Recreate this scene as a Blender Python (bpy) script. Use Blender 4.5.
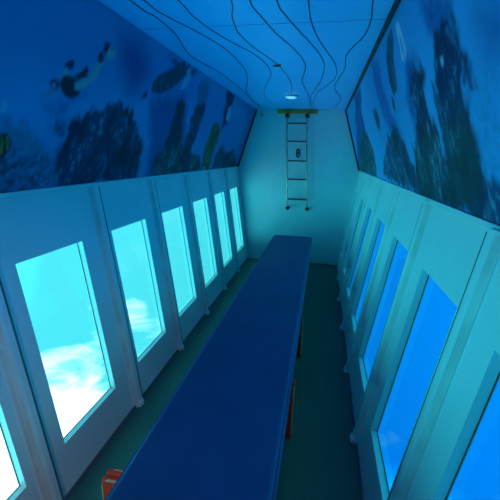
import bpy, bmesh, math, random
import numpy as np
from mathutils import Vector, Matrix

random.seed(4)
C = bpy.context.scene.collection
for o in list(bpy.data.objects):
    bpy.data.objects.remove(o)

# ------------------------------------------------------------------ camera
cam_data = bpy.data.cameras.new('camera')
cam = bpy.data.objects.new('camera', cam_data)
C.objects.link(cam)
cam_data.sensor_width = 36
cam_data.lens = 25.68
cam_data.clip_start = 0.02
yaw, pitch, roll = 0.1916, -0.2615, 0.0275
cF = Vector((-math.sin(yaw) * math.cos(pitch), math.cos(yaw) * math.cos(pitch), math.sin(pitch)))
cR = Vector((math.cos(yaw), math.sin(yaw), 0))
cU = cR.cross(cF)
cR2 = cR * math.cos(roll) + cU * math.sin(roll)
cU2 = cU * math.cos(roll) - cR * math.sin(roll)
M = Matrix.Identity(4)
for i in range(3):
    M[i][0], M[i][1], M[i][2] = cR2[i], cU2[i], -cF[i]
M.translation = Vector((0.3599, -5.0814, 1.5083))
cam.matrix_world = M
bpy.context.scene.camera = cam

# ------------------------------------------------------------------ exposure
vs = bpy.context.scene.view_settings
vs.view_transform = 'Standard'
vs.look = 'None'
vs.gamma = 1
vs.use_curve_mapping = False
vs.exposure = 0.0

# ------------------------------------------------------------------ world: daylight in the sea around the hull
WLEFT = (0.085, 0.90, 1.02)       # shallow bright water on the left
WLEFTSIDE = (0.18, 3.9, 4.4)
WLEFTTOP = (0.30, 3.0, 3.3)
WLEFTUP = (0.01, 0.22, 0.32)
WRIGHT = (0.0, 0.31, 1.08)        # open blue water on the right
WRIGHTSIDE = (0.0, 0.95, 2.45)
WRIGHTUP = (0.03, 1.55, 2.1)      # towards the surface
WRIGHTBACK = (0.0, 0.14, 0.20)
WLEFTDOWN = (0.10, 5.6, 7.4)
WRIGHTDOWN = (0.0, 1.6, 4.2)
STRENGTH = 1.0
world = bpy.data.worlds.new('sea_daylight')
bpy.context.scene.world = world
world.use_nodes = True
wt = world.node_tree
wt.nodes.clear()


class NT:
    def __init__(s, t): s.t = t
    def n(s, typ, **kw):
        k = s.t.nodes.new(typ)
        for a, b in kw.items():
            if a.startswith('i_'):
                k.inputs[a[2:]].default_value = b
            else:
                setattr(k, a, b)
        return k
    def l(s, a, b): s.t.links.new(a, b)
    def ss(s, val, lo, hi):
        m = s.n('ShaderNodeMapRange', interpolation_type='SMOOTHSTEP')
        m.inputs['From Min'].default_value = lo
        m.inputs['From Max'].default_value = hi
        s.l(val, m.inputs['Value'])
        return m.outputs['Result']
    def mix(s, f, a, b, blend='MIX'):
        m = s.n('ShaderNodeMix', data_type='RGBA', blend_type=blend)
        for sock, v in ((m.inputs[0], f), (m.inputs[6], a), (m.inputs[7], b)):
            if isinstance(v, (int, float)):
                sock.default_value = v
            elif isinstance(v, tuple):
                sock.default_value = (v + (1,))[:4]
            else:
                s.l(v, sock)
        return m.outputs[2]
    def math(s, op, a, b=0.0):
        m = s.n('ShaderNodeMath', operation=op)
        for i, v in enumerate((a, b)):
            if isinstance(v, (int, float)):
                m.inputs[i].default_value = v
            else:
                s.l(v, m.inputs[i])
        return m.outputs[0]


W = NT(wt)
tc = W.n('ShaderNodeTexCoord')
sep = W.n('ShaderNodeSeparateXYZ')
W.l(tc.outputs['Generated'], sep.inputs[0])
X, Y, Z = sep.outputs
mp = W.n('ShaderNodeMapping')
mp.inputs['Scale'].default_value = (3.2, 3.2, 7.0)
W.l(tc.outputs['Generated'], mp.inputs[0])
nz = W.n('ShaderNodeTexNoise', i_Scale=1.6, i_Detail=5.0, i_Roughness=0.55, i_Distortion=0.4)
W.l(mp.outputs[0], nz.inputs['Vector'])
noise = nz.outputs['Fac']
lx = W.math('MULTIPLY', X, -1)
# extra brightness square to the hull and behind, added to light the cabin
left = W.mix(W.math('MAXIMUM', W.ss(lx, 0.64, 0.80), W.ss(W.math('MULTIPLY', Y, -1), -0.1, 0.25)), WLEFT, WLEFTSIDE)
left = W.mix(W.ss(Z, -0.12, 0.22), left, WLEFTUP)
# drifting white sand and bubbles low on the left
cl = W.math('ADD', W.math('MULTIPLY', Z, -1.9), W.math('MULTIPLY', W.math('SUBTRACT', noise, 0.5), 1.5))
left = W.mix(W.math('MULTIPLY', W.ss(cl, 0.82, 1.20), W.ss(lx, 0.25, 0.45)), left, (1.5, 2.6, 2.8))
left = W.mix(W.math('MULTIPLY', W.ss(noise, 0.5, 0.75), 0.18), left, (0.35, 1.05, 1.1))
right = W.mix(W.ss(W.math('MULTIPLY', Z, -1), 0.35, 0.8), WRIGHT, (0.0, 0.25, 1.0))
right = W.mix(W.math('MULTIPLY', W.ss(X, 0.42, 0.60), W.ss(Y, -0.35, 0.1)), right, WRIGHTSIDE)
rp = W.math('MULTIPLY', W.ss(noise, 0.58, 0.72), W.ss(W.math('MULTIPLY', Z, -1), 0.5, 0.7))
right = W.mix(W.math('MULTIPLY', rp, 0.45), right, (0.1, 0.65, 0.95))
right = W.mix(W.ss(Z, -0.1, 0.25), right, WRIGHTUP)
left = W.mix(W.ss(Z, 0.60, 0.80), left, WLEFTTOP)
dn = W.ss(W.math('MULTIPLY', Z, -1), 0.66, 0.80)     # steeply down: extra glow added to brighten the ceiling
right = W.mix(W.ss(Z, 0.50, 0.75), right, (0.01, 0.30, 0.60))
right = W.mix(dn, right, WRIGHTDOWN)
right = W.mix(W.math('MULTIPLY', W.ss(W.math('MULTIPLY', Y, -1), -0.05, 0.25), W.math('SUBTRACT', 1.0, dn)), right, WRIGHTBACK)
left = W.mix(dn, left, WLEFTDOWN)
col = W.mix(W.ss(X, -0.18, 0.1), left, right)
bg = W.n('ShaderNodeBackground', i_Strength=STRENGTH)
W.l(col, bg.inputs[0])
out = W.n('ShaderNodeOutputWorld')
W.l(bg.outputs[0], out.inputs[0])

# ------------------------------------------------------------------ unseen warm fill light added behind the camera
hl = bpy.data.lights.new('warm_fill', 'AREA')
hl.shape = 'RECTANGLE'
hl.size, hl.size_y = 0.5, 0.5
hl.energy = 1.1
hl.spread = math.radians(60)
hl.color = (1.0, 0.72, 0.55)
ho = bpy.data.objects.new('warm_fill', hl)
C.objects.link(ho)
ho.location = (0.25, -5.7, 2.0)
ho.rotation_euler = (Vector((-0.60, -4.2, 0.15)) - ho.location).to_track_quat('-Z', 'Y').to_euler()

# ------------------------------------------------------------------ room numbers (metres)
WF, WL, ZL, WC, ZC, P = 0.65, 0.8407, 1.3304, 0.5909, 2.10, 0.6679
NP = 9                      # panels along the hull
NW = 9                      # of these have a window
YB = -NP * P                # back end
T = 0.036                   # hull lining thickness


# ------------------------------------------------------------------ materials
def mat(name, color, rough=0.5, metal=0.0, noise=0.0, nscale=8.0, bump=0.0, bscale=60.0, spec=0.5):
    m = bpy.data.materials.new(name)
    m.use_nodes = True
    t = NT(m.node_tree)
    b = m.node_tree.nodes['Principled BSDF']
    b.inputs['Roughness'].default_value = rough
    b.inputs['Metallic'].default_value = metal
    b.inputs['Specular IOR Level'].default_value = spec
    c = t.n('ShaderNodeTexCoord')
    if noise:
        k = t.n('ShaderNodeTexNoise', i_Scale=nscale, i_Detail=4.0)
        t.l(c.outputs['Object'], k.inputs['Vector'])
        lo = tuple(v * (1 - noise) for v in color)
        hi = tuple(min(1, v * (1 + noise)) for v in color)
        t.l(t.mix(t.ss(k.outputs['Fac'], 0.3, 0.7), lo, hi), b.inputs['Base Color'])
    else:
        b.inputs['Base Color'].default_value = color + (1,)
    if bump:
        k = t.n('ShaderNodeTexNoise', i_Scale=bscale, i_Detail=3.0)
        t.l(c.outputs['Object'], k.inputs['Vector'])
        bp = t.n('ShaderNodeBump', i_Strength=bump, i_Distance=0.004)
        t.l(k.outputs['Fac'], bp.inputs['Height'])
        t.l(bp.outputs[0], b.inputs['Normal'])
    return m


M_wall = mat('painted_white_lining', (0.74, 0.78, 0.76), 0.42, noise=0.03, nscale=3, bump=0.03, bscale=25)
M_rib_shade = mat('rib_shade_brown', (0.72, 0.67, 0.62), 0.6, noise=0.12, nscale=6)  # brown-grey tone puts the shading of the ribs' near sides into colour
M_end = mat('painted_end_wall', (0.62, 0.76, 0.76), 0.45, noise=0.05, nscale=2.5)
M_ceil = mat('gloss_blue_ceiling', (0.04, 0.45, 0.93), 0.22, noise=0.04, nscale=1.2)
M_floor = mat('dark_teal_carpet', (0.05, 0.17, 0.135), 0.95, noise=0.25, nscale=180, bump=0.4, bscale=260, spec=0.1)
M_bench = mat('navy_vinyl', (0.010, 0.066, 0.205), 0.5, noise=0.08, nscale=4, bump=0.06, bscale=300, spec=0.3)
M_base = mat('dark_bench_base', (0.05, 0.07, 0.10), 0.6)
M_orange = mat('orange_vest_fabric', (0.92, 0.045, 0.008), 0.7, noise=0.1, nscale=30, bump=0.2, bscale=150)
M_piping = mat('pale_piping', (0.75, 0.36, 0.22), 0.6)
M_strap = mat('black_webbing', (0.02, 0.02, 0.025), 0.7)
M_dark = mat('dark_sealant', (0.012, 0.02, 0.03), 0.6)
M_groove = mat('groove_shadow_gap', (0.10, 0.15, 0.17), 0.7)
M_seam = mat('blue_seam_filler', (0.03, 0.25, 0.65), 0.5)
M_line = mat('dark_ripple_line', (0.01, 0.012, 0.05), 0.4)
M_steel = mat('dull_steel', (0.62, 0.50, 0.36), 0.35, metal=0.85, noise=0.2, nscale=12)
M_rung = mat('dark_rubber_tread', (0.035, 0.03, 0.025), 0.6)
M_black = mat('black_plastic', (0.012, 0.012, 0.014), 0.4)
M_grey = mat('pale_grey_plastic', (0.55, 0.6, 0.6), 0.4)
M_lamp = mat('frosted_lamp_cover', (0.75, 0.9, 0.92), 0.3)
lb = M_lamp.node_tree.nodes['Principled BSDF']
lb.inputs['Emission Color'].default_value = (0.35, 0.85, 1.0, 1)
lb.inputs['Emission Strength'].default_value = 0.45
M_olive = mat('olive_trim_strip', (0.85, 0.27, 0.02), 0.5, noise=0.15, nscale=20)
M_brown = mat('brown_clip', (0.5, 0.14, 0.04), 0.5)

M_glass = bpy.data.materials.new('window_glass')
M_glass.use_nodes = True
g = NT(M_glass.node_tree)
M_glass.node_tree.nodes.clear()
go = g.n('ShaderNodeOutputMaterial')
gt = g.n('ShaderNodeBsdfTransparent')
gt.inputs[0].default_value = (0.97, 0.99, 1, 1)
gg = g.n('ShaderNodeBsdfGlossy')
gg.inputs['Roughness'].default_value = 0.02
gf = g.n('ShaderNodeFresnel', i_IOR=1.45)
gm = g.n('ShaderNodeMixShader')
gb = g.n('ShaderNodeNewGeometry')
g.l(g.math('MULTIPLY', gf.outputs[0], g.math('SUBTRACT', 1.0, gb.outputs['Backfacing'])), gm.inputs[0])
g.l(gt.outputs[0], gm.inputs[1])
g.l(gg.outputs[0], gm.inputs[2])
g.l(gm.outputs[0], go.inputs[0])

M_print = bpy.data.materials.new('printed_mural')
M_print.use_nodes = True
pt = NT(M_print.node_tree)
pb = M_print.node_tree.nodes['Principled BSDF']
pb.inputs['Roughness'].default_value = 0.55
pb.inputs['Specular IOR Level'].default_value = 0.25
pa = pt.n('ShaderNodeVertexColor', layer_name='print')
pt.l(pa.outputs['Color'], pb.inputs['Base Color'])


# ------------------------------------------------------------------ mesh helpers
def obj(name, bm, m, parent=None, smooth=False, loc=None):
    me = bpy.data.meshes.new(name)
    bmesh.ops.recalc_face_normals(bm, faces=bm.faces)
    bm.to_mesh(me)
    bm.free()
    if smooth:
        for p in me.polygons:
            p.use_smooth = True
    o = bpy.data.objects.new(name, me)
    C.objects.link(o)
    for mm in (m if isinstance(m, (list, tuple)) else [m]):
        me.materials.append(mm)
    if parent:
        o.parent = parent
    if loc:
        o.location = loc
    return o


def thing(name, label, cat, loc=(0, 0, 0), group=None):
    o = bpy.data.objects.new(name, None)
    o.empty_display_size = 0.1
    C.objects.link(o)
    o.location = loc
    o['label'] = label
    o['category'] = cat
    if group:
        o['group'] = group
    return o


def tag(o, label, cat, group=None):
    o['label'] = label
    o['category'] = cat
    if group:
        o['group'] = group
    return o


def struct(o, label=None, cat=None):
    o['kind'] = 'structure'
    if label:
        o['label'] = label
        o['category'] = cat
    return o


def box(bm, lo, hi, bevel=0.0, seg=2, frame=None):
    v = [bm.verts.new((x, y, z)) for x in (lo[0], hi[0]) for y in (lo[1], hi[1]) for z in (lo[2], hi[2])]
    fs = [bm.faces.new([v[i] for i in q]) for q in
          ((0, 1, 3, 2), (4, 6, 7, 5), (0, 4, 5, 1), (2, 3, 7, 6), (0, 2, 6, 4), (1, 5, 7, 3))]
    if bevel:
        es = {e for f in fs for e in f.edges}
        r = bmesh.ops.bevel(bm, geom=list(es), offset=bevel, segments=seg, affect='EDGES', profile=0.5)
        v = list({x for f in r['faces'] for x in f.verts} | {x for x in v if x.is_valid})
    if frame:
        for x in v:
            x.co = frame(x.co)
    return v


def tube(bm, pts, r, seg=8, closed=False, cap=True):
    pts = [Vector(p) for p in pts]
    n = len(pts)
    rings = []
    up = Vector((0, 0, 1))
    for i, p in enumerate(pts):
        a = pts[i - 1] if (i > 0 or closed) else p
        b = pts[(i + 1) % n] if (i < n - 1 or closed) else p
        d = (b - a).normalized()
        s = d.cross(up)
        if s.length < 0.05:
            s = d.cross(Vector((1, 0, 0)))
        s.normalize()
        t = d.cross(s)
        rings.append([bm.verts.new(p + s * (r * math.cos(k * 2 * math.pi / seg)) + t * (r * math.sin(k * 2 * math.pi / seg))) for k in range(seg)])
    for i in range(n if closed else n - 1):
        A, B = rings[i], rings[(i + 1) % n]
        for k in range(seg):
            bm.faces.new((A[k], A[(k + 1) % seg], B[(k + 1) % seg], B[k]))
    if cap and not closed:
        bm.faces.new(rings[0])
        bm.faces.new(rings[-1][::-1])


def lathe(bm, prof, axis='z', loc=(0, 0, 0), seg=20):
    """prof: list of (radius, height)"""
    L = Vector(loc)
    rings = []
    for r, h in prof:
        ring = []
        for k in range(seg):
            a = 2 * math.pi * k / seg
            c, s = r * math.cos(a), r * math.sin(a)
            v = {'z': (c, s, h), 'y': (c, h, s), 'x': (h, c, s)}[axis]
            ring.append(bm.verts.new(L + Vector(v)))
        rings.append(ring)
    for A, B in zip(rings, rings[1:]):
        for k in range(seg):
            bm.faces.new((A[k], A[(k + 1) % seg], B[(k + 1) % seg], B[k]))
    bm.faces.new(rings[0])
    bm.faces.new(rings[-1][::-1])


def prism(bm, poly, y0, y1):
    """poly of (x, z) run along y"""
    a = [bm.verts.new((x, y0, z)) for x, z in poly]
    b = [bm.verts.new((x, y1, z)) for x, z in poly]
    n = len(poly)
    for i in range(n):
        bm.faces.new((a[i], a[(i + 1) % n], b[(i + 1) % n], b[i]))
    bm.faces.new(a[::-1])
    bm.faces.new(b)


def spline(pts, sub=6):
    pts = [Vector(p) for p in pts]
    P_ = [pts[0] * 2 - pts[1]] + pts + [pts[-1] * 2 - pts[-2]]
    out_ = []
    for i in range(1, len(P_) - 2):
        a, b, c, d = P_[i - 1:i + 3]
        for k in range(sub):
            t = k / sub
            out_.append(0.5 * ((2 * b) + (c - a) * t + (2 * a - 5 * b + 4 * c - d) * t * t + (3 * b - a - 3 * c + d) * t ** 3))
    out_.append(pts[-1])
    return out_


# frames: (y, s, d) on the sloping sides -> world. s runs up the slope, d goes outward through the hull
def side_frame(sg, upper=False):
    a, b = ((WL, ZL), (WC, ZC)) if upper else ((WF, 0), (WL, ZL))
    L = math.hypot(b[0] - a[0], b[1] - a[1])
    tx, tz = (b[0] - a[0]) / L, (b[1] - a[1]) / L
    nx, nz_ = tz, -tx

    def f(c):
        y, s, d = c
        return Vector((sg * (a[0] + tx * s + nx * d), y, a[1] + tz * s + nz_ * d))
    return f, L


# ------------------------------------------------------------------ shell
bm = bmesh.new()
box(bm, (-WF - 0.10, YB - 0.06, -0.06), (WF + 0.10, 0.06, 0.0))
struct(obj('floor', bm, M_floor))

bm = bmesh.new()
box(bm, (-WC - 0.04, YB - 0.06, ZC), (WC + 0.04, 0.06, ZC + 0.05))
ceiling = struct(obj('ceiling', bm, M_ceil))
for k, y in enumerate((-3.22, -5.1)):
    bm = bmesh.new()
    box(bm, (-WC, y - 0.0012, ZC - 0.0012), (WC, y + 0.0012, ZC + 0.01))
    obj('panel_seam', bm, M_seam, ceiling)


def end_wall(name, y0, y1):
    bm = bmesh.new()
    e = 0.075
    prism(bm, [(-WF - e, -0.06), (WF + e, -0.06), (WL + e, ZL), (WC + e, ZC + 0.05), (-WC - e, ZC + 0.05), (-WL - e, ZL)], y0, y1)
    return struct(obj(name, bm, M_end))


end_wall('wall_front', 0.0, 0.06)
end_wall('wall_back', YB - 0.06, YB)

W0, W1 = 0.290, 0.902        # window opening inside one panel, in panel lengths from the far rib
S0, S1 = 0.233, 1.076        # and up the slope
for sg, nm in ((-1, 'left'), (1, 'right')):
    fr, L = side_frame(sg)
    bm = bmesh.new()
    ys = [0.0]
    for k in range(NP):
        if k < NW:
            dk = 0.06 if (sg < 0 and k >= 6) else 0.0
            ys += [-(k + W0 - dk) * P, -(k + W1 - dk) * P]
    ys.append(YB)
    ss_ = [-0.02, S0, S1, L]
    def is_solid(i, j):
        if i < 0 or j < 0 or i >= len(ys) - 1 or j > 2:
            return False
        return not (j == 1 and i % 2 == 1 and i < 2 * NW)
    vc = {}
    def V(i, j, d):
        if (i, j, d) not in vc:
            vc[(i, j, d)] = bm.verts.new(fr((ys[i], ss_[j], d)))
        return vc[(i, j, d)]
    for i in range(len(ys) - 1):
        for j in range(3):
            if not is_solid(i, j):
                continue
            for d in (0.0, T):
                bm.faces.new((V(i, j, d), V(i + 1, j, d), V(i + 1, j + 1, d), V(i, j + 1, d)))
            for (a, b, ni, nj) in (((i, j), (i + 1, j), i, j - 1), ((i, j + 1), (i + 1, j + 1), i, j + 1),
                                   ((i, j), (i, j + 1), i - 1, j), ((i + 1, j), (i + 1, j + 1), i + 1, j)):
                if not is_solid(ni, nj):
                    bm.faces.new((V(*a, 0.0), V(*b, 0.0), V(*b, T), V(*a, T)))
    # upper hull behind the mural
    fu, LU = side_frame(sg, True)
    box(bm, (YB, 0.0, 0.018), (0.0, LU + 0.05, T), frame=fu)
    # ledge cap where the lining meets the print
    wall = struct(obj('wall_' + nm, bm, M_wall))
    bm = bmesh.new()
    box(bm, (YB, L - 0.012, -0.012), (0.0, L + 0.010, 0.02), bevel=0.004, frame=fr)
    struct(obj('trim_1' if sg < 0 else 'trim_2', bm, M_wall))
    # skirting gap along the floor
    bm = bmesh.new()
    box(bm, (YB, -0.004, -0.006), (0.0, 0.022, 0.01), frame=fr)
    struct(obj('baseboard_' + nm, bm, M_groove))
    # dark edging strip between print and end wall / ceiling
    bm = bmesh.new()
    box(bm, (-0.022, 0.01, -0.016), (0.0, LU, 0.02), frame=fu)
    struct(obj('trim_3' if sg < 0 else 'trim_4', bm, M_dark))

    # dark cove strip where print meets ceiling
    if sg > 0:
        bm = bmesh.new()
        box(bm, (YB, LU - 0.022, -0.012), (-0.023, LU, 0.001), bevel=0.003, frame=fu)
        struct(obj('trim_5', bm, M_dark))
    # ribs: crisp far edge with a groove, soft near edge
    for k in range(1, NP):
        y = -k * P - (0.04 if (sg < 0 and k == 6) else 0.0)
        bm = bmesh.new()
        prof = [(0.0, 0.003), (0.0, -0.020), (-0.004, -0.024), (-0.026, -0.024), (-0.038, -0.021), (-0.046, -0.015), (-0.054, -0.008), (-0.066, -0.003), (-0.085, 0.003)]
        a = [bm.verts.new(fr((y + p, -0.006, d))) for p, d in prof]
        b = [bm.verts.new(fr((y + p, L - 0.002, d))) for p, d in prof]
        for i in range(len(prof)):
            q = (i + 1) % len(prof)
            bm.faces.new((a[i], a[q], b[q], b[i]))
        bm.faces.new(a)
        bm.faces.new(b[::-1])
        # foot flange
        box(bm, (y - 0.050, -0.004, -0.034), (y - 0.002, 0.03, 0.002), bevel=0.008, frame=fr)
        n_ = 10 + k * 2 + (0 if sg < 0 else 1)
        rib = struct(obj('trim_%d' % n_, bm, M_wall))
        bm = bmesh.new()
        box(bm, (y + 0.0005, 0.0, -0.0225), (y + 0.007, L - 0.014, 0.002), frame=fr)
        obj('shadow_gap', bm, M_groove, rib)
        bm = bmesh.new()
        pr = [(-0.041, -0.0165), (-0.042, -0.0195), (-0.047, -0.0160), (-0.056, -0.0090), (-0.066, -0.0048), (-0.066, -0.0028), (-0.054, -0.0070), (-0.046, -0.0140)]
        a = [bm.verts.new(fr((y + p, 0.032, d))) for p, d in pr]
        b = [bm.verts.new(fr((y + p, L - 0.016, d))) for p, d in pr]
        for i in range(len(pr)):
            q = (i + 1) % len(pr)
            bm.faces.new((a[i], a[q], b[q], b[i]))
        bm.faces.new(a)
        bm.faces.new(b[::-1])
        obj('rib_shade_strip', bm, M_rib_shade, rib)  # thin added strip carrying the near-side shade of the rib

    # windows: pane and dark gasket set back in the opening
    for k in range(NW):
        dk = 0.06 if (sg < 0 and k >= 6) else 0.0
        ya, yb = -(k + W1 - dk) * P, -(k + W0 - dk) * P
        bm = bmesh.new()
        box(bm, (ya + 0.0005, S0 + 0.0005, 0.032), (yb - 0.0005, S1 - 0.0005, 0.035), frame=fr)
        idx = k + 1 + (0 if sg < 0 else NW)
        w = bmesh.new()
        g_ = 0.0025
        for lo, hi in (((ya, S0, 0.029), (yb, S0 + g_, 0.0315)), ((ya, S1 - g_, 0.029), (yb, S1, 0.044)),
                       ((ya, S0 + g_, 0.029), (ya + g_, S1 - g_, 0.0315)), ((yb - g_, S0 + g_, 0.029), (yb, S1 - g_, 0.0315))):
            box(w, lo, hi, frame=fr)
        wo = struct(obj('window_%d' % idx, w, M_dark))
        obj('glass_pane', bm, M_glass, wo)

# ------------------------------------------------------------------ printed sea murals
LEFT_PRINT = [
  ('bright',0.22,0,[(-4.018,0.392),(-3.861,0.439),(-3.764,0.401),(-3.512,0.437),(-3.267,0.455),(-3.415,0.376),(-3.701,0.289),(-3.772,0.231),(-3.961,0.243)]),
  ('midblue',0.1,0,[(-3.082,0.51),(-3.007,0.715),(-2.778,0.8),(-2.294,0.782),(-1.505,0.715),(-0.696,0.601),(-0.136,0.034),(-1.472,0.012),(-2.302,0.522),(-2.796,0.462)]),
  ('deep',0.1,0,[(-3.364,0.739),(-3.203,0.764),(-3.066,0.711),(-3.023,0.63),(-3.094,0.535),(-3.203,0.491),(-3.314,0.594)]),
  ('navyblue',0.06,0.2,[(-2.961,0.512),(-2.789,0.575),(-2.487,0.605),(-2.341,0.517),(-2.154,0.21),(-2.014,-0.043),(-2.746,-0.014),(-2.832,0.265)]),
  ('sand',0.05,0.9,[(-4.036,0.231),(-3.96,0.236),(-3.91,0.246),(-3.797,0.226),(-3.716,0.174),(-3.655,0.116),(-3.641,-0.003),(-3.926,-0.017),(-4.011,-0.006)]),
  ('sandlight',0.03,0.2,[(-4.036,0.231),(-3.919,0.246),(-3.798,0.23),(-3.724,0.187),(-3.812,0.169),(-3.951,0.171),(-4.03,0.17)]),
  ('rock',0.025,1,[(-3.654,-0.002),(-3.66,0.139),(-3.644,0.229),(-3.578,0.3),(-3.483,0.345),(-3.418,0.386),(-3.306,0.435),(-3.151,0.418),(-3.019,0.353),(-2.924,0.261),(-2.874,0.131),(-2.869,-0.019),(-3.284,-0.013)]),
  ('rock',0.03,0.4,[(-3.717,0.284),(-3.692,0.303),(-3.651,0.306),(-3.643,0.277),(-3.69,0.269)]),
  ('dark',0.02,0.8,[(-2.567,-0.025),(-2.637,0.129),(-2.586,0.239),(-2.556,0.385),(-2.563,0.504),(-2.532,0.563),(-2.409,0.553),(-2.403,0.436),(-2.198,0.21),(-1.911,-0.049)]),
  ('rockgreen',0.03,1,[(-2.707,-0.031),(-2.731,0.13),(-2.573,0.218),(-2.311,0.248),(-2.014,0.213),(-1.722,0.12),(-1.518,-0.008)]),
  ('dark',0.02,0.5,[(-2.132,-0.009),(-2.228,0.251),(-2.226,0.453),(-2.163,0.602),(-2.029,0.621),(-1.957,0.513),(-1.996,0.346),(-2.038,0.213),(-1.915,-0.01)]),
  ('teal',0.03,0.2,[(-2.205,0.596),(-2.243,0.696),(-2.218,0.775),(-2.021,0.783),(-1.981,0.686),(-2.015,0.607)]),
  ('green',0.012,1,[(-1.608,0.058),(-1.696,0.257),(-1.65,0.404),(-1.54,0.49),(-1.372,0.433),(-1.318,0.279),(-1.355,0.139),(-1.346,-0.015)]),
  ('rock',0.03,1,[(-1.272,-0.018),(-1.243,0.171),(-1.119,0.274),(-0.828,0.21),(-0.572,0.239),(-0.011,0.031),(0.142,-0.079)]),
  ('dark',0.04,0.2,[(-1.514,0.816),(-1.221,0.807),(-1.162,0.661),(-1.187,0.511),(-1.338,0.436),(-1.421,0.61)]),
  ('pale',0.008,0.2,[(-1.28,0.555),(-1.31,0.663),(-1.218,0.706),(-1.141,0.611),(-1.173,0.533)]),
  ('dark',0.03,0.2,[(-2.834,0.769),(-2.633,0.806),(-2.383,0.784),(-2.504,0.731),(-2.712,0.726)]),
  ('turtle',0.012,0.5,[(-2.955,0.548),(-2.968,0.597),(-2.919,0.652),(-2.808,0.705),(-2.673,0.765),(-2.538,0.777),(-2.541,0.73),(-2.63,0.654),(-2.726,0.599),(-2.849,0.553)]),
  ('pale',0.01,0.2,[(-2.563,0.633),(-2.548,0.689),(-2.52,0.728),(-2.546,0.762),(-2.489,0.788),(-2.444,0.73),(-2.476,0.669),(-2.509,0.636)]),
  ('dark',0.012,0,[(-3.05,0.493),(-3.044,0.527),(-3.004,0.545),(-2.997,0.507)]),
  ('navyblue',0.05,0.2,[(-3.775,0.354),(-3.703,0.375),(-3.622,0.391),(-3.55,0.422),(-3.614,0.362),(-3.706,0.338)]),
  ('pale',0.012,0,[(-3.962,0.312),(-3.965,0.336),(-3.955,0.351),(-3.941,0.336),(-3.942,0.315)]),
  ('fishdark',0.008,0,[(-3.99,0.22),(-3.96,0.236),(-3.927,0.242),(-3.905,0.213),(-3.909,0.175),(-3.935,0.145),(-3.982,0.156)]),
  ('yellow',0.004,0,[(-3.93,0.23),(-3.921,0.227),(-3.914,0.183),(-3.922,0.175)]),
  ('yellow',0.004,0,[(-3.954,0.226),(-3.946,0.226),(-3.937,0.16),(-3.945,0.156)]),
  ('skindim',0.01,0,[(-3.79,0.397),(-3.758,0.421),(-3.707,0.442),(-3.692,0.429),(-3.743,0.405),(-3.777,0.388)]),
  ('dark',0.01,0,[(-3.764,0.45),(-3.751,0.464),(-3.724,0.466),(-3.704,0.454),(-3.716,0.432),(-3.749,0.43)]),
  ('skin',0.005,0,[(-3.75,0.445),(-3.735,0.452),(-3.729,0.44),(-3.745,0.435)]),
  ('skin',0.008,0,[(-3.71,0.476),(-3.7,0.509),(-3.682,0.528),(-3.662,0.521),(-3.668,0.496),(-3.69,0.468)]),
  ('dark',0.008,0,[(-3.701,0.512),(-3.691,0.541),(-3.665,0.557),(-3.646,0.554),(-3.646,0.528),(-3.666,0.512),(-3.686,0.523)]),
  ('wetsuit',0.008,0,[(-3.71,0.453),(-3.695,0.487),(-3.673,0.495),(-3.63,0.492),(-3.571,0.47),(-3.581,0.435),(-3.62,0.408),(-3.664,0.409),(-3.692,0.429)]),
  ('skin',0.008,0,[(-3.624,0.473),(-3.547,0.505),(-3.509,0.568),(-3.489,0.598),(-3.457,0.593),(-3.492,0.515),(-3.539,0.48),(-3.584,0.447),(-3.617,0.446)]),
  ('wetsuit',0.008,0,[(-3.637,0.495),(-3.583,0.534),(-3.569,0.556),(-3.548,0.542),(-3.556,0.511),(-3.603,0.489)]),
  ('wetsuit',0.008,0,[(-3.504,0.619),(-3.48,0.638),(-3.464,0.612),(-3.471,0.589),(-3.5,0.587)]),
  ('dark',0.008,0,[(-3.478,0.643),(-3.473,0.682),(-3.433,0.68),(-3.423,0.653),(-3.459,0.622)]),
  ('skin',0.008,0,[(-3.449,0.638),(-3.43,0.673),(-3.375,0.67),(-3.382,0.633),(-3.431,0.608)]),
  ('skindim',0.006,0,[(-3.436,0.667),(-3.407,0.675),(-3.371,0.671),(-3.416,0.655)]),
]
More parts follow.
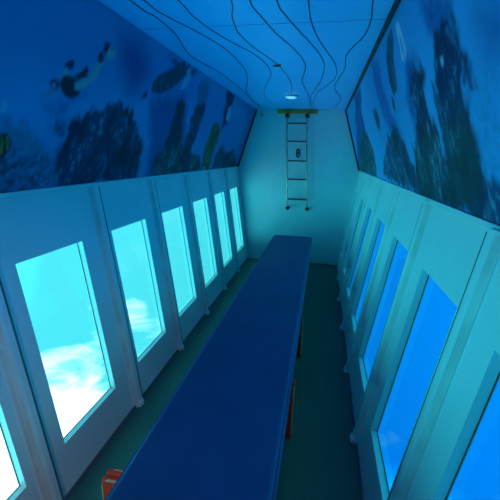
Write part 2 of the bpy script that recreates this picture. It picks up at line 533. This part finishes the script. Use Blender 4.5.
RIGHT_PRINT = [
  ('sandblue',0.12,0.22,[(-3.898,0.247),(-3.946,0.327),(-4.051,0.432),(-4.233,0.424),(-4.343,0.36),(-4.284,0.032),(-4.033,0.043)]),
  ('deep',0.12,0,[(-4.073,0.519),(-4.25,0.489),(-4.354,0.418),(-4.263,0.401),(-4.111,0.449)]),
  ('deep',0.05,0.3,[(-3.353,0.604),(-3.511,0.583),(-3.503,0.494),(-3.455,0.387),(-3.3,0.318),(-3.258,0.455)]),
  ('navyblue',0.05,0.2,[(-2.578,0.795),(-2.775,0.725),(-2.797,0.523),(-2.865,0.415),(-3.035,0.311),(-3.084,0.156),(-2.91,0.152),(-2.747,0.31),(-2.555,0.484),(-2.538,0.653)]),
  ('deep',0.03,0.3,[(-1.285,0.802),(-1.829,0.777),(-1.558,0.618),(-1.536,0.442),(-0.559,0.062),(0.231,0.009),(-0.72,0.499)]),
  ('rockgreen',0.012,1,[(0.138,-0.015),(-0.798,0.328),(-1.4,0.461),(-1.696,0.362),(-1.786,0.212),(-1.658,0.005)]),
  ('rock',0.015,1,[(-2.046,0.076),(-2.407,0.244),(-2.784,0.372),(-2.941,0.322),(-3.06,0.233),(-3.13,0.131),(-3.146,0.02),(-2.678,0.0)]),
  ('turtle',0.006,0.6,[(-2.213,0.531),(-2.353,0.535),(-2.432,0.459),(-2.363,0.377),(-2.257,0.406)]),
  ('dark',0.02,0.9,[(-3.488,0.534),(-3.541,0.543),(-3.585,0.526),(-3.592,0.497),(-3.532,0.452),(-3.562,0.374),(-3.627,0.295),(-3.633,0.223),(-3.67,0.169),(-3.679,-0.003),(-3.156,-0.021),(-3.131,0.08),(-3.21,0.23),(-3.365,0.356),(-3.361,0.44),(-3.32,0.48),(-3.415,0.527)]),
  ('rockgreen',0.04,1,[(-3.19,0.231),(-3.542,0.301),(-3.644,0.223),(-3.714,0.152),(-3.683,0.005),(-3.164,-0.009)]),
  ('deep',0.05,0.3,[(-3.68,0.727),(-3.929,0.627),(-3.896,0.595),(-3.813,0.608),(-3.753,0.594),(-3.698,0.648)]),
  ('dark',0.02,0.6,[(-3.762,0.592),(-3.813,0.608),(-3.881,0.598),(-3.928,0.564),(-3.945,0.521),(-3.943,0.484),(-3.966,0.44),(-3.981,0.394),(-3.963,0.385),(-3.931,0.425),(-3.93,0.356),(-3.92,0.316),(-3.941,0.245),(-3.962,0.175),(-3.818,0.018),(-3.628,0.024),(-3.554,0.107),(-3.689,0.204),(-3.67,0.309),(-3.642,0.398),(-3.648,0.465),(-3.703,0.441),(-3.724,0.512),(-3.72,0.559)]),
  ('rockgreen',0.05,0.9,[(-3.68,0.326),(-3.884,0.32),(-3.941,0.245),(-3.962,0.175),(-4.012,0.123),(-4.146,0.085),(-4.166,-0.008),(-3.609,-0.014),(-3.594,0.09),(-3.701,0.187)]),
  ('rock',0.03,1,[(-3.941,0.175),(-4.019,0.142),(-4.155,0.122),(-4.294,0.085),(-4.276,-0.013),(-4.021,0.005),(-3.818,0.018)]),
  ('teal',0.01,0.3,[(-3.869,0.56),(-3.893,0.558),(-3.896,0.531),(-3.883,0.522),(-3.865,0.537)]),
  ('pale',0.008,0.3,[(-3.773,0.506),(-3.801,0.502),(-3.798,0.48),(-3.777,0.479)]),
  ('turtle',0.012,0.5,[(-3.121,0.76),(-3.235,0.767),(-3.23,0.719),(-3.157,0.652),(-3.139,0.565),(-3.119,0.523),(-3.003,0.513),(-2.973,0.588),(-3.005,0.69)]),
  ('dark',0.008,0.3,[(-2.923,0.52),(-2.998,0.508),(-2.999,0.458),(-2.929,0.472)]),
  ('pale',0.006,0.4,[(-3.317,0.757),(-3.371,0.746),(-3.395,0.689),(-3.413,0.627),(-3.363,0.593),(-3.301,0.613),(-3.318,0.673),(-3.302,0.722)]),
  ('midblue',0.006,0.3,[(-3.347,0.723),(-3.367,0.702),(-3.373,0.646),(-3.341,0.623),(-3.331,0.665)]),
]
RIPPLES = [
  [(-0.457,-3.477),(-0.441,-3.399),(-0.435,-3.263),(-0.447,-3.099),(-0.483,-2.924),(-0.514,-2.711),(-0.497,-2.505),(-0.464,-2.224),(-0.452,-1.599),(-0.477,-1.005),(-0.504,-0.36)],
  [(-0.402,-3.548),(-0.4,-3.444),(-0.369,-3.321),(-0.329,-3.194),(-0.287,-3.032),(-0.249,-2.799),(-0.242,-2.511),(-0.258,-2.244),(-0.323,-1.872),(-0.418,-1.493),(-0.469,-0.934),(-0.469,-0.265)],
  [(-0.264,-3.53),(-0.264,-3.37),(-0.239,-3.184),(-0.201,-3.023),(-0.157,-2.882),(-0.107,-2.721),(-0.072,-2.47),(-0.082,-2.164),(-0.172,-1.777),(-0.263,-1.378),(-0.302,-0.86),(-0.288,-0.268)],
  [(-0.051,-3.503),(-0.089,-3.338),(-0.108,-3.184),(-0.11,-3.087),(-0.087,-2.884),(-0.041,-2.669),(0.005,-2.437),(0.031,-2.157),(0.039,-1.767),(-0.016,-1.193)],
  [(0.024,-3.494),(0.037,-3.334),(0.076,-3.09),(0.135,-2.843),(0.177,-2.603),(0.186,-2.337),(0.137,-1.929),(0.139,-1.671),(0.156,-1.25),(0.161,-0.856),(0.146,-0.458)],
  [(0.13,-3.48),(0.155,-3.285),(0.204,-3.061),(0.257,-2.831),(0.3,-2.592),(0.314,-2.327),(0.279,-1.84),(0.195,-1.249),(0.166,-0.856),(0.158,-0.458)],
  [(0.252,-3.465),(0.255,-3.249),(0.282,-2.989),(0.335,-2.702),(0.391,-2.379),(0.396,-1.991),(0.328,-1.663),(0.245,-1.306),(0.204,-0.856),(0.182,-0.459)],
  [(0.499,-3.434),(0.517,-3.218),(0.51,-2.997),(0.466,-2.792),(0.442,-2.603),(0.454,-2.317),(0.421,-1.913),(0.402,-1.565),(0.445,-1.242),(0.49,-0.854),(0.443,-0.282)],
]


PAL = {'base': (0.012, 0.28, 0.61), 'bright': (0.03, 0.40, 0.78), 'deep': (0.005, 0.10, 0.34), 'navyblue': (0.008, 0.13, 0.42),
       'midblue': (0.02, 0.27, 0.66), 'sand': (0.012, 0.17, 0.33), 'sandlight': (0.03, 0.24, 0.42), 'sandblue': (0.02, 0.30, 0.64),
       'rock': (0.006, 0.055, 0.17), 'rockgreen': (0.010, 0.075, 0.12), 'dark': (0.003, 0.032, 0.12), 'teal': (0.015, 0.20, 0.42),
       'green': (0.06, 0.17, 0.08), 'pale': (0.25, 0.58, 0.82), 'turtle': (0.010, 0.075, 0.14), 'fishdark': (0.005, 0.02, 0.04),
       'yellow': (0.40, 0.35, 0.05), 'skin': (0.40, 0.46, 0.50), 'skindim': (0.12, 0.30, 0.46), 'wetsuit': (0.010, 0.022, 0.045)}


def vnoise(rs, u, v, su, sv):
    """smooth value noise on arrays u, v with cell sizes su, sv"""
    g_ = rs.rand(256, 256)
    a, b = u / su, v / sv
    i, j = np.floor(a).astype(int), np.floor(b).astype(int)
    fa, fb = a - i, b - j
    fa, fb = fa * fa * (3 - 2 * fa), fb * fb * (3 - 2 * fb)
    q = lambda di, dj: g_[(i + di) % 256, (j + dj) % 256]
    return (q(0, 0) * (1 - fa) + q(1, 0) * fa) * (1 - fb) + (q(0, 1) * (1 - fa) + q(1, 1) * fa) * fb


def poly_sd(px, py, poly):
    """signed distance, negative inside"""
    d = np.full(px.shape, 1e9)
    inside = np.zeros(px.shape, bool)
    n = len(poly)
    for k in range(n):
        ax, ay = poly[k]
        bx, by = poly[(k + 1) % n]
        ex, ey = bx - ax, by - ay
        wx, wy = px - ax, py - ay
        t = np.clip((wx * ex + wy * ey) / (ex * ex + ey * ey + 1e-12), 0, 1)
        d = np.minimum(d, np.hypot(wx - ex * t, wy - ey * t))
        if abs(ey) > 1e-9:
            c = ((ay > py) != (by > py)) & (px < (bx - ax) * (py - ay) / ey + ax)
            inside ^= c
    return np.where(inside, -d, d)


def mural(sg, shapes, label, seed, light_gain):
    fr, L = side_frame(sg, True)
    rs = np.random.RandomState(seed)
    ny, ns = 700, 90
    y = np.linspace(YB + 0.004, -0.024, ny)
    s = np.linspace(0.012, L - 0.004, ns)
    U, S = np.meshgrid(y, s, indexing='ij')
    c = np.empty(U.shape + (3,))
    big = vnoise(rs, U, S, 0.9, 0.45)
    base, bright = np.array(PAL['base']), np.array(PAL['bright'])
    c[:] = base
    c += (bright - base) * (np.clip(big * 1.6 - 0.4, 0, 1))[..., None]
    # faint shoals beyond the photographed stretch keep the print going towards the back of the cabin
    n2 = lambda a, b: vnoise(rs, U, S, a, b) - 0.5
    wu = U + 0.05 * n2(0.10, 0.12) + 0.035 * n2(0.035, 0.05) + 0.02 * n2(0.014, 0.02)
    ws = S + 0.05 * n2(0.10, 0.12) + 0.05 * n2(0.030, 0.05) + 0.03 * n2(0.013, 0.02)
    streak = vnoise(rs, U, S, 0.013, 0.030)
    grain = vnoise(rs, U, S, 0.016, 0.014)
    speck = vnoise(rs, U, S, 0.009, 0.010)
    clump = 0.6 * vnoise(rs, U, S, 0.10, 0.15) + 0.4 * vnoise(rs, U, S, 0.04, 0.06)
    for name, soft, sp, poly in shapes:
        uu, vv = (wu, ws) if sp > 0.15 and name not in ('turtle', 'pale') else (U, S)
        d = poly_sd(uu, vv, poly)
        a = np.clip(0.5 - d / (2 * soft), 0, 1)
        a = a * a * (3 - 2 * a)
        col = np.array(PAL[name]) * np.ones(c.shape)
        if sp:
            if 'sand' in name:
                k = grain * 1.3 + clump * 0.4 - 0.35
                col = col * (1 + sp * (k - 0.5) * 1.1)[..., None]
            else:
                k = np.clip((0.65 * streak + 0.35 * speck - 0.52) * 5.0, 0, 1) * np.clip(clump * 3 - 1.1, 0, 1)
                hi = np.array((0.09, 0.40, 0.56)) if name != 'green' else np.array((0.22, 0.42, 0.12))
                col = col * (1 - 0.75 * sp * np.clip(1.25 - 1.6 * clump, 0, 1))[..., None]
                col = col + (hi - col) * (k * sp * 0.6)[..., None]
        c += (col - c) * a[..., None]
    c = np.clip(c * light_gain, 0.002, 1)  # per-side scale puts the uneven window light into the print colours
    # build one sheet with a thickness
    P0 = np.array([fr((0, 0, 0))])[0]
    tv = np.array(fr((0, 1, 0))) - P0
    nv = np.array(fr((0, 0, 1))) - P0
    front = P0 + S[..., None] * tv + 0.002 * nv
    front[..., 1] = U
    verts = front.reshape(-1, 3)
    I = np.arange(ny * ns).reshape(ny, ns)
    quads = np.stack([I[:-1, :-1], I[1:, :-1], I[1:, 1:], I[:-1, 1:]], -1).reshape(-1, 4)
    # rim and back
    rim = np.concatenate([I[:, 0], I[-1, 1:], I[-2::-1, -1], I[0, -2:0:-1]])
    nb = len(verts)
    back = verts[rim] + nv * 0.012
    m_ = len(rim)
    rq = np.stack([rim, np.roll(rim, -1), nb + np.roll(np.arange(m_), -1), nb + np.arange(m_)], -1)
    faces = [tuple(map(int, q)) for q in quads] + [tuple(map(int, q)) for q in rq] + [tuple(int(nb + i) for i in range(m_))]
    if sg > 0:
        faces = [f[::-1] for f in faces]
    me = bpy.data.meshes.new('mural_panel')
    me.from_pydata([tuple(v) for v in np.concatenate([verts, back])], [], faces)
    me.materials.append(M_print)
    at = me.color_attributes.new('print', 'FLOAT_COLOR', 'POINT')
    rgba = np.ones((nb + m_, 4), np.float32)
    rgba[:nb, :3] = c.reshape(-1, 3)
    rgba[nb:, :3] = c.reshape(-1, 3)[rim]
    at.data.foreach_set('color', rgba.ravel())
    o = bpy.data.objects.new('mural_panel', me)
    C.objects.link(o)
    return tag(o, label, 'mural')


mural(-1, LEFT_PRINT, 'printed underwater mural with a swimming snorkeller, above the left windows', 11, 0.82)
mural(1, RIGHT_PRINT, 'printed underwater mural with a tall dark coral column, above the right windows', 23, 1.1)

# ------------------------------------------------------------------ ceiling ripple lines
for pts in RIPPLES:
    p0, p1 = Vector(pts[0] + (0,)), Vector(pts[1] + (0,))
    d = (p0 - p1).normalized()
    ext = [tuple(p0 + Vector((0.05 * math.sin(t * 2.1 + p0.x * 9), -t, 0))) for t in (1.5, 1.0, 0.5)]
    sp = spline([Vector((x, y, 0)) for x, y in [q[:2] for q in ext] + list(pts)], 8)
    bm = bmesh.new()
    rows = []
    for i, p in enumerate(sp):
        a, b = sp[max(0, i - 1)], sp[min(len(sp) - 1, i + 1)]
        t = (b - a).normalized()
        n_ = Vector((-t.y, t.x, 0)) * 0.0026
        rows.append([bm.verts.new((q.x, q.y, z)) for q, z in ((p + n_, ZC - 0.002), (p - n_, ZC - 0.002), (p - n_, ZC + 0.004), (p + n_, ZC + 0.004))])
    for A, B in zip(rows, rows[1:]):
        for k in range(4):
            bm.faces.new((A[k], A[(k + 1) % 4], B[(k + 1) % 4], B[k]))
    bm.faces.new(rows[0])
    bm.faces.new(rows[-1][::-1])
    obj('ripple_line', bm, M_line, ceiling)

# ------------------------------------------------------------------ bench
XB, WB, ZB = 0.0313, 0.2576, 0.478
bench = thing('bench', 'long navy vinyl bench running down the middle of the cabin', 'bench', (XB, 0, 0))
bm = bmesh.new()
r = 0.030
prof = []
for cx, cz, a0 in ((WB - r, ZB - r, 0), (-WB + r, ZB - r, 90), (-WB + 0.015, ZB - 0.085, 180), (WB - 0.015, ZB - 0.085, 270)):
    rr = r if cz > ZB - 0.05 else 0.015
    for k in range(6):
        a = math.radians(a0 + 18 * k)
        prof.append((cx + rr * math.cos(a), cz + rr * math.sin(a)))
ya, yb = -5.75, -0.40
rings = []
for i, (yy, sc) in enumerate(((ya, 0.9), (ya + 0.012, 0.97), (ya + 0.035, 1.0), (-3.3, 1), (yb - 0.05, 1.0), (yb - 0.022, 0.985), (yb - 0.008, 0.95), (yb, 0.90))):
    rings.append([bm.verts.new((x * sc, yy, ZB - 0.04 + (z - ZB + 0.04) * (sc if sc == 1 else sc - 0.04))) for x, z in prof])
for A, B in zip(rings, rings[1:]):
    for k in range(len(prof)):
        bm.faces.new((A[k], A[(k + 1) % len(prof)], B[(k + 1) % len(prof)], B[k]))
bm.faces.new(rings[0])
bm.faces.new(rings[-1][::-1])
obj('seat_cushion', bm, M_bench, bench, smooth=True)
bm = bmesh.new()
for sx in (-1, 1):
    tube(bm, [(sx * (WB - 0.006), ya + 0.04, ZB - 0.012), (sx * (WB - 0.006), yb - 0.05, ZB - 0.012)], 0.004, 8)
obj('edge_piping', bm, M_bench, bench, smooth=True)
bm = bmesh.new()
box(bm, (-WB + 0.02, ya + 0.03, ZB - 0.114), (WB - 0.02, yb - 0.03, ZB - 0.0995), bevel=0.004)
obj('seat_board', bm, M_base, bench)
for yy in (-0.75, -1.9, -3.0, -3.8, -4.8, -5.5):
    bm = bmesh.new()
    box(bm, (-0.17, yy - 0.02, 0.012), (0.17, yy + 0.02, ZB - 0.1135), bevel=0.004)
    box(bm, (-0.20, yy - 0.06, 0.0), (0.20, yy + 0.06, 0.0125), bevel=0.003)
    obj('pedestal', bm, M_base, bench)


# ------------------------------------------------------------------ orange life vests stowed under the bench
def life_vest(y, x0, x1, label, strap_end=False):
    """standing on edge across the bench, two padded slabs back to back"""
    t = thing('life_vest', label, 'life vest', (0.5 * (x0 + x1), y, 0.0), 'orange vests stowed under the bench')
    hw, H = 0.5 * (x1 - x0), 0.355
    for y0, y1, face in ((-0.028, -0.001, -1), (0.001, 0.028, 1)):
        bm = bmesh.new()
        box(bm, (-hw, y0, 0.0), (hw, y1, H), bevel=0.012, seg=4)
        foam = obj('foam_panel', bm, M_orange, t, smooth=True)
        bm = bmesh.new()
        ring = []
        e = 0.035
        for cx, cz, a0 in ((hw - e, H - e, 0), (-hw + e, H - e, 90), (-hw + e, e, 180), (hw - e, e, 270)):
            for q in range(6):
                a = math.radians(a0 + 18 * q)
                ring.append((cx + (e - 0.004) * math.cos(a), (y0 if face < 0 else y1) - face * 0.006, cz + (e - 0.004) * math.sin(a)))
        tube(bm, ring, 0.005, 6, closed=True)
        obj('piping', bm, M_piping, foam, smooth=True)
    for xx in (-0.12, 0.12):
        bm = bmesh.new()
        box(bm, (xx - 0.018, -0.0315, 0.02), (xx + 0.018, -0.0265, H + 0.004))
        box(bm, (xx - 0.018, 0.0265, 0.02), (xx + 0.018, 0.0315, H + 0.004))
        box(bm, (xx - 0.018, -0.0315, H - 0.002), (xx + 0.018, 0.0315, H + 0.004))
        obj('strap', bm, M_strap, t)
    if strap_end:
        bm = bmesh.new()
        x = -hw + 0.03
        tube(bm, [(x, 0.025, 0.24), (x - 0.005, 0.15, 0.22), (x + 0.0, 0.25, 0.25), (x + 0.035, 0.30, 0.30), (x + 0.02, 0.33, 0.31)], 0.009, 6)
        obj('strap_end', bm, M_piping, t, smooth=True)


life_vest(-4.14, -0.348, 0.300, 'orange life vest showing a rounded corner at the left edge of the bench', True)
life_vest(-3.41, -0.215, 0.300, 'orange life vest under the right edge of the bench, middle one of three')
life_vest(-2.58, -0.215, 0.300, 'orange life vest under the right edge of the bench, nearest the ladder')

# ------------------------------------------------------------------ ladder on the end wall
lad = thing('ladder', 'slim steel ladder with five rungs fixed to the end wall', 'ladder', (0, 0, 0))
topz, botz = 2.015, 0.79
xt, xb_ = -0.031, 0.039


def rail_x(z, sgn):
    f = (topz - z) / (topz - botz)
    return xt + (xb_ - xt) * f + sgn * (0.132 + 0.005 * f)


for sgn in (-1, 1):
    bm = bmesh.new()
    tube(bm, [(rail_x(topz, sgn), -0.01, topz + 0.004), (rail_x(topz, sgn), -0.05, topz + 0.004), (rail_x(topz, sgn), -0.075, topz - 0.015),
              (rail_x(1.4, sgn), -0.078, 1.4), (rail_x(botz, sgn), -0.075, botz + 0.03), (rail_x(botz, sgn), -0.055, botz), (rail_x(botz, sgn), -0.01, botz)], 0.0095, 10)
    rail = obj('rail', bm, M_steel, lad, smooth=True)
    for z in (topz + 0.004, botz):
        bm = bmesh.new()
        lathe(bm, [(0.028, 0.0), (0.028, -0.010), (0.020, -0.016)], 'y', (rail_x(min(z, topz), sgn), 0, z), 16)
        if z > 1.5:
            obj('wall_mount', bm, M_black, rail, smooth=True)
            bm = bmesh.new()
            lathe(bm, [(0.0, -0.112), (0.018, -0.108), (0.026, -0.092), (0.026, -0.076), (0.018, -0.062), (0.0, -0.058)], 'y', (rail_x(topz, sgn), 0, topz + 0.004), 16)
        else:
            obj('wall_mount', bm, M_black, rail, smooth=True)
            bm = bmesh.new()
            lathe(bm, [(0.0, -0.105), (0.016, -0.100), (0.024, -0.085), (0.024, -0.070), (0.016, -0.056), (0.0, -0.052)], 'y', (rail_x(botz, sgn) + 0.008, 0, botz + 0.004), 16)
        obj('rail_cap', bm, M_black, rail, smooth=True)
for z in (1.921, 1.693, 1.440, 1.195, 0.922):
    bm = bmesh.new()
    a, b = rail_x(z, -1), rail_x(z, 1)
    box(bm, (a - 0.004, -0.092, z - 0.009), (b + 0.004, -0.064, z + 0.009), bevel=0.005)
    rg = obj('rung', bm, M_steel, lad)
    bm = bmesh.new()
    box(bm, (a + 0.015, -0.095, z - 0.006), (b - 0.015, -0.0915, z + 0.006))
    box(bm, (a + 0.015, -0.0925, z + 0.0088), (b - 0.015, -0.066, z + 0.0115))
    obj('tread', bm, M_rung, rg)

# little black catch on the wall between the rungs
t = thing('wall_catch', 'small black oval catch on the end wall between the ladder rungs', 'catch', (0.005, 0, 1.545))
bm = bmesh.new()
pr = []
for a in range(24):
    an = 2 * math.pi * a / 24
    pr.append((0.026 * math.copysign(abs(math.cos(an)) ** 0.6, math.cos(an)), 0.058 * math.copysign(abs(math.sin(an)) ** 0.6, math.sin(an))))
prism(bm, pr, -0.018, 0.0)
obj('back_plate', bm, M_black, t)
for z in (-0.024, 0.022):
    bm = bmesh.new()
    box(bm, (-0.010, -0.021, z - 0.011), (0.010, -0.0175, z + 0.011), bevel=0.003)
    obj('slot_insert', bm, M_grey, t)

# round eyelet high on the left of the end wall
t = thing('wall_eyelet', 'tiny round pale eyelet high in the left corner of the end wall', 'eyelet', (-0.505, 0, 2.03))
bm = bmesh.new()
lathe(bm, [(0.026, 0.0), (0.026, -0.006), (0.020, -0.012)], 'y', (0, 0, 0), 20)
obj('ring', bm, M_grey, t, smooth=True)
bm = bmesh.new()
lathe(bm, [(0.010, -0.0115), (0.010, -0.022), (0.006, -0.026)], 'y', (0, 0, 0), 14)
obj('pin', bm, M_black, t, smooth=True)

# olive strip at the head of the ladder
t = thing('olive_strip', 'yellow-green strip above the ladder where ceiling meets end wall', 'trim strip', (-0.03, 0, 2.085))
bm = bmesh.new()
box(bm, (-0.265, -0.04, -0.036), (0.265, -0.001, 0.0145), bevel=0.004)
obj('strip', bm, M_olive, t)
for x in (-0.24, 0, 0.24):
    bm = bmesh.new()
    lathe(bm, [(0.007, -0.0385), (0.007, -0.043), (0.004, -0.045)], 'y', (x, 0, -0.003), 12)
    obj('screw', bm, M_steel, t)

# ceiling lamp and clip on the lines
t = thing('ceiling_lamp', 'small round pale lamp on the ceiling near the ladder', 'lamp', (-0.02, -1.13, ZC))
bm = bmesh.new()
lathe(bm, [(0.068, 0.0), (0.068, -0.008), (0.062, -0.012)], 'z', (0, 0, 0), 28)
obj('lamp_rim', bm, M_grey, t, smooth=True)
bm = bmesh.new()
lathe(bm, [(0.060, -0.011), (0.052, -0.018), (0.034, -0.024), (0.010, -0.026)], 'z', (0, 0, 0), 28)
obj('lamp_cover', bm, M_lamp, t, smooth=True)

t = thing('cord_clip', 'tiny brown bow-shaped clip on a dark wavy line of the ceiling', 'clip', (0.0, -2.44, ZC))
bm = bmesh.new()
for sgn in (-1, 1):
    prism(bm, [(sgn * 0.003, -0.004), (sgn * 0.024, -0.001), (sgn * 0.027, -0.012), (sgn * 0.003, -0.009)], -0.016 if sgn > 0 else -0.007, 0.007 if sgn > 0 else 0.016)
obj('wing', bm, M_brown, t)
bm = bmesh.new()
box(bm, (-0.005, -0.008, -0.013), (0.005, 0.008, 0.0), bevel=0.002)
obj('clip_body', bm, M_black, t)
